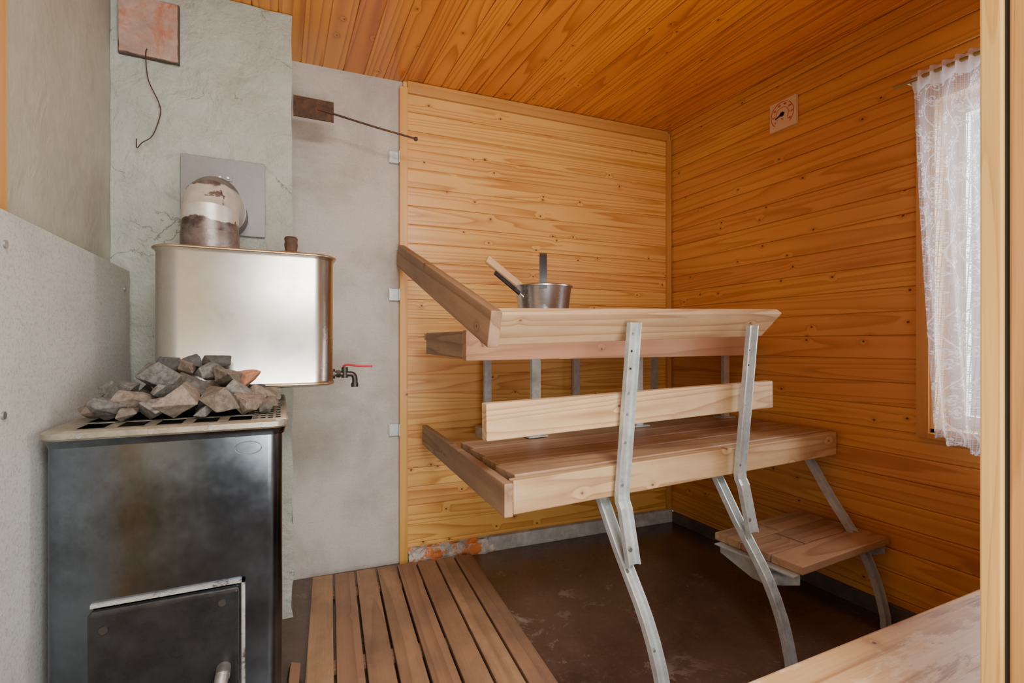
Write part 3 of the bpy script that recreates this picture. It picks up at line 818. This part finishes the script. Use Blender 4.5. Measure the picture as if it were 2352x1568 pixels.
for i in range(3):
    y = -.195+.055+i*.111
    board('step_slat', (.912, y, .296), (1.418, y, .298), (0, 1, 0), .107, .026, W_BENCHF, stp, T=TB)
def channel(name, pts, w, dpt, th, parent, flip=1, label=None):
    """U channel swept through local (x,y,z) points, web facing -y"""
    bm = bmesh.new()
    P = [Vector(p) for p in pts]
    sec = [(-w/2, 0), (w/2, 0), (w/2, dpt), (w/2-th, dpt), (w/2-th, th), (-w/2+th, th), (-w/2+th, dpt), (-w/2, dpt)]
    rings = []
    for i, p in enumerate(P):
        t = (P[min(i+1, len(P)-1)]-P[max(i-1, 0)]); t.x = 0; t.normalize()
        n = Vector((0, -t.z, t.y))*flip
        rings.append([bm.verts.new((p.x+a, p.y+n.y*b, p.z+n.z*b)) for a, b in sec])
    for a, b in zip(rings, rings[1:]):
        for j in range(8): bm.faces.new((a[j], a[(j+1) % 8], b[(j+1) % 8], b[j]))
    bm.faces.new(rings[0][::-1]); bm.faces.new(rings[-1])
    return finish(bm, name, S_GALV, parent, mw=TB.copy(), label=label)
def bolt_or_hole(parent, x, y, z, r=.0065, d=(0, -1, 0), mat=None):
    bm = bmesh.new(); D = Vector(d)
    cyl_bm(bm, Vector((x, y, z)), Vector((x, y, z))+D*.006, r, r*.7, 12)
    finish(bm, 'bolt_or_hole', mat or S_SCREW, parent, mw=TB.copy(), smooth=True, autos=40)
LEGP = [(.086, .575), (.07, .545), (-.015, .413), (-.098, .30), (-.125, .258), (-.150, .21), (-.172, .155), (-.188, .10), (-.199, .05), (-.203, 0)]
def leg_y(z):
    for (y0, z0_), (y1, z1_) in zip(LEGP, LEGP[1:]):
        if z1_ <= z <= z0_: return y0+(y1-y0)*(z0_-z)/(z0_-z1_)
    return LEGP[-1][0]
for k, x in enumerate((.345, .845, 1.375)):
    lx = x-.014
    lg = channel('leg', [(lx, a, b) for a, b in LEGP], .036, .018, .004, sb, flip=-1, label='bent galvanised steel leg')
    bolt_or_hole(lg, lx, leg_y(.365)-.002, .365); bolt_or_hole(lg, lx, leg_y(.20)-.002, .20, .005)
    box('seat_beam', (x-.02, .03, .575), (x+.014, .98, .622), S_GALV, lg, T=TB, bevel=.002)
    box('seat_beam', (x-.02, .316, .965), (x+.014, .94, 1.015), S_GALV, lg, T=TB, bevel=.002)
    channel('upper_post', [(x-.008, .45, .965), (x-.008, .45, .662)], .036, .016, .004, lg)
    channel('rear_post', [(x+.03, .95, 1.01), (x+.03, .95, .55)], .036, .016, .004, lg)
    box('post_foot', (x-.05, .43, .659), (x+.03, .49, .664), S_GALV, lg, T=TB, bevel=0)
for k, x in enumerate((.345, .845)):
    t_, b_ = x+(.024 if k == 0 else .036), x-.014
    def px(z): return b_+(t_-b_)*max(0, (z-.56))/.5
    PO = [(-.034, 1.062), (-.028, .75), (-.024, .572), (-.028, .552), (-.038, .535), (-.072, .39)]
    post = channel('front_post', [(px(z), y, z) for y, z in PO], .042, .016, .004, sb, flip=-1, label='galvanised rail post')
    for z in (1.03, .86, .80, .72, .60): bolt_or_hole(post, px(z), -.0275-(z-.6)*.012, z, .005)
    bolt_or_hole(post, px(.43), -.064, .43, .009)
    for z in (.98, .93): bolt_or_hole(post, px(z), -.0325, z, .004, mat=P_HOLE)  # black discs painting the dark of open holes in the post
for x in (.91, 1.405):
    bm = bmesh.new()
    P = [(-.185, .282), (.11, .282), (.11, .245), (-.02, .205), (-.08, .205), (-.185, .25)]
    A = [bm.verts.new((x, a, b)) for a, b in P]; B = [bm.verts.new((x+.003, a, b)) for a, b in P]
    bm.faces.new(A[::-1]); bm.faces.new(B)
    for i in range(6): bm.faces.new((A[i], A[(i+1) % 6], B[(i+1) % 6], B[i]))
    bbox(bm, (x-.03, -.185, .279), (x+.003, .11, .2825))
    finish(bm, 'step_bracket', S_GALV, stp, mw=TB.copy(), label='galvanised steel step bracket')
bm = bmesh.new(); bbox(bm, (.84, -.14, .24), (.91, -.10, .262))
finish(bm, 'step_bracket', S_GALV, stp, mw=TB.copy())

# ------------------------------------------------------------------ bucket and ladles
BX, BY, BZ = .893, 1.64, 1.0455
bk = empty('sauna_bucket', (BX, BY, BZ), 'brushed steel sauna water bucket with dark bail handle', 'bucket')
bm = bmesh.new()
lathe_bm(bm, [(0, 0), (.074, 0), (.084, .006), (.104, .160), (.107, .166), (.109, .163), (.1095, .167), (.106, .170), (.101, .162), (.081, .012), (0, .010)], (BX, BY, BZ), 56)
finish(bm, 'bucket_body', S_BOWL, bk, smooth=True, autos=50)
dirv = Vector((BX, BY, 0)).normalized(); perp = Vector((-dirv.y, dirv.x, 0))
bm = bmesh.new()
pts = []
for i in range(21):
    a = pi*i/20
    pts.append((cos(a)*.104, .150+sin(a)*.138))
hw = .0135
prev = None
for s_, z in pts:
    c = Vector((BX, BY, BZ+z)) + dirv*s_
    nrm = (dirv*s_*.9 + Vector((0, 0, max(0, z-.150)))).normalized()*.0035
    ring = [bm.verts.new(c+perp*hw+nrm), bm.verts.new(c-perp*hw+nrm), bm.verts.new(c-perp*hw-nrm), bm.verts.new(c+perp*hw-nrm)]
    if prev:
        for j in range(4): bm.faces.new((prev[j], prev[(j+1) % 4], ring[(j+1) % 4], ring[j]))
    else: bm.faces.new(ring)
    prev = ring
bm.faces.new(prev[::-1])
finish(bm, 'bucket_handle', P_GREYH, bk, smooth=True, autos=40, label='dark grey flat bail handle')

def ladle(p_top, p_bot, hm, wid, lab, hl=.62):
    e_ = empty('ladle', p_bot, lab, 'ladle')
    p_top, p_bot = Vector(p_top), Vector(p_bot)
    mid = p_top.lerp(p_bot, hl)
    dd = (p_bot-p_top).normalized()
    board('ladle_handle', p_top, mid, (0, .3, 1), wid, wid*.5, hm, e_, bevel=wid*.15)
    bm = bmesh.new(); sweep(bm, [mid-dd*.01, p_bot], .0035, 8)
    finish(bm, 'ladle_shaft', S_BOWL, e_, smooth=True)
    bm = bmesh.new()
    lathe_bm(bm, [(0, -.028), (.02, -.024), (.031, -.008), (.034, .008), (.032, .008), (.029, -.006), (.018, -.021), (0, -.025)], tuple(p_bot+Vector((.02, 0, .0))), 24)
    finish(bm, 'ladle_cup', S_BOWL, e_, smooth=True)
ladle((.668, 1.645, 1.302), (.880, 1.665, 1.165), W_LADLE, .030, 'ladle with pale wooden handle resting in the bucket', .8)
ladle((.682, 1.605, 1.250), (.865, 1.62, 1.125), P_BLACK, .015, 'ladle with black handle resting in the bucket', .55)

# ------------------------------------------------------------------ thermometer
tm = empty('thermometer', (XR-.006, 1.487, 1.94), 'square pale wooden dial thermometer with red numerals', 'thermometer')
TT = Matrix.Translation((XR-.0185, 1.487, 2.006))
RT = Matrix(((0, 0, -1), (-1, 0, 0), (0, 1, 0))).to_4x4()
box('thermometer_body', (XR-.018, 1.487-.063, 2.006-.063), (XR-.001, 1.487+.063, 2.006+.063), W_PALE, tm, bevel=.003)
def flat(name, P, mat, h=.001, z=.0002):
    bm = bmesh.new()
    A = [bm.verts.new((x, y, z)) for x, y in P]; B = [bm.verts.new((x, y, z+h)) for x, y in P]
    bm.faces.new(A[::-1]); bm.faces.new(B); n = len(P)
    for i in range(n): bm.faces.new((A[i], A[(i+1) % n], B[(i+1) % n], B[i]))
    return finish(bm, name, mat, tm, mw=TT @ RT)
def arc(bm, r0, r1, a0, a1, n=48, z=.0003, h=.0006):
    pr = None
    for i in range(n+1):
        a = radians(a0+(a1-a0)*i/n)
        q = [bm.verts.new((r_*cos(a), r_*sin(a), zz)) for r_, zz in ((r0, z), (r1, z), (r1, z+h), (r0, z+h))]
        if pr:
            for j in range(4): bm.faces.new((pr[j], pr[(j+1) % 4], q[(j+1) % 4], q[j]))
        pr = q
bm = bmesh.new(); arc(bm, .0525, .0552, -50, 230); arc(bm, .0290, .0302, -40, 220)
for i in range(29):
    a = radians(220-260*i/28); r1 = .0335 if i % 2 else .0350
    c, s_ = cos(a), sin(a); w = .0005
    q = [bm.verts.new((c*r_-s_*w*sg, s_*r_+c*w*sg, .0008)) for r_, sg in ((.030, 1), (.030, -1), (r1, -1), (r1, 1))]
    bm.faces.new(q)
finish(bm, 'dial_scale', P_REDINK, tm, mw=TT @ RT)
def text(s, x, y, size, mat, parent, base):
    cu = bpy.data.curves.new('t', 'FONT'); cu.body = s; cu.size = size; cu.align_x = 'CENTER'; cu.align_y = 'CENTER'; cu.extrude = .0003; cu.offset = .0002
    to = bpy.data.objects.new('t', cu); COL.objects.link(to)
    bpy.context.view_layer.update()
    me = bpy.data.meshes.new_from_object(to.evaluated_get(bpy.context.evaluated_depsgraph_get()))
    bpy.data.objects.remove(to)
    me.materials.clear(); me.materials.append(mat)
    o = bpy.data.objects.new('numeral', me); COL.objects.link(o)
    place(o, parent, base @ Matrix.Translation((x, y, .0006)))
for i, s in enumerate(('0', '20', '40', '60', '80', '100', '120', '140')):
    a = radians(220-260*i/7)
    text(s, .0430*cos(a), .0430*sin(a), .0120, P_REDINK, tm, TT @ RT)
text('°C', 0, -.022, .012, P_REDINK, tm, TT @ RT)
P = [(-.034, -.010), (-.033, -.0135), (.003, -.004), (.012, .002), (.011, .006), (-.002, .004)]
flat('pointer', P, P_BLACK, .0012, .0015)
flat('pointer_hub', [(.010*cos(i*pi/10), .010*sin(i*pi/10)) for i in range(20)], P_BLACK, .0022, .0005)

# ------------------------------------------------------------------ near bench by the doorway
nb = empty('wooden_bench', (1.3, .46, 0), 'low bench with worn scratched wooden top beside the doorway', 'bench')
box('bench_top', (.62, .335, .415), (2.0, .577, .45), W_WORN, nb, bevel=.004)
for x in (.66, 1.93):
    box('bench_leg', (x, .35, 0), (x+.04, .56, .415), W_BENCHD, nb, bevel=.003)

# ------------------------------------------------------------------ lights
w = bpy.data.worlds.new('world'); SC.world = w; w.use_nodes = True
bg = w.node_tree.nodes['Background']; bg.inputs[0].default_value = (.94, .97, 1, 1); bg.inputs[1].default_value = 1.25

def area(name, loc, target, sx, sy, power, col):
    l = bpy.data.lights.new(name, 'AREA'); l.shape = 'RECTANGLE'; l.size = sx; l.size_y = sy; l.energy = power; l.color = col
    o = bpy.data.objects.new(name, l); COL.objects.link(o)
    o.location = loc
    o.rotation_euler = (Vector(target)-Vector(loc)).to_track_quat('-Z', 'Y').to_euler()
    o['category'] = 'lamp'; o['label'] = 'soft area light'
    return o
area('daylight', (2.9, .62, 1.45), (1.0, 1.3, .9), 1.2, 1.4, 170, (.93, .97, 1))
area('doorway_fill', (.25, -.8, 2.25), (.45, 2.0, .8), 1.2, .5, 74, (.99, .985, .98))  # added fill light behind the camera, no lamp there
area('bounce_fill', (.35, -.35, .75), (1.0, 1.3, 2.2), .7, .7, 29, (1, .97, .93))  # added fill aimed up at the ceiling like a bounced flash

# ------------------------------------------------------------------ camera
cam = bpy.data.cameras.new('camera'); co = bpy.data.objects.new('camera', cam); COL.objects.link(co)
cam.sensor_width = 36; cam.lens = 36*1150/2352; cam.clip_start = .01
cam.shift_y = 6/2352
co.location = (0, 0, 1.0)
co.rotation_euler = (radians(90), 0, radians(-25.0))
SC.camera = co
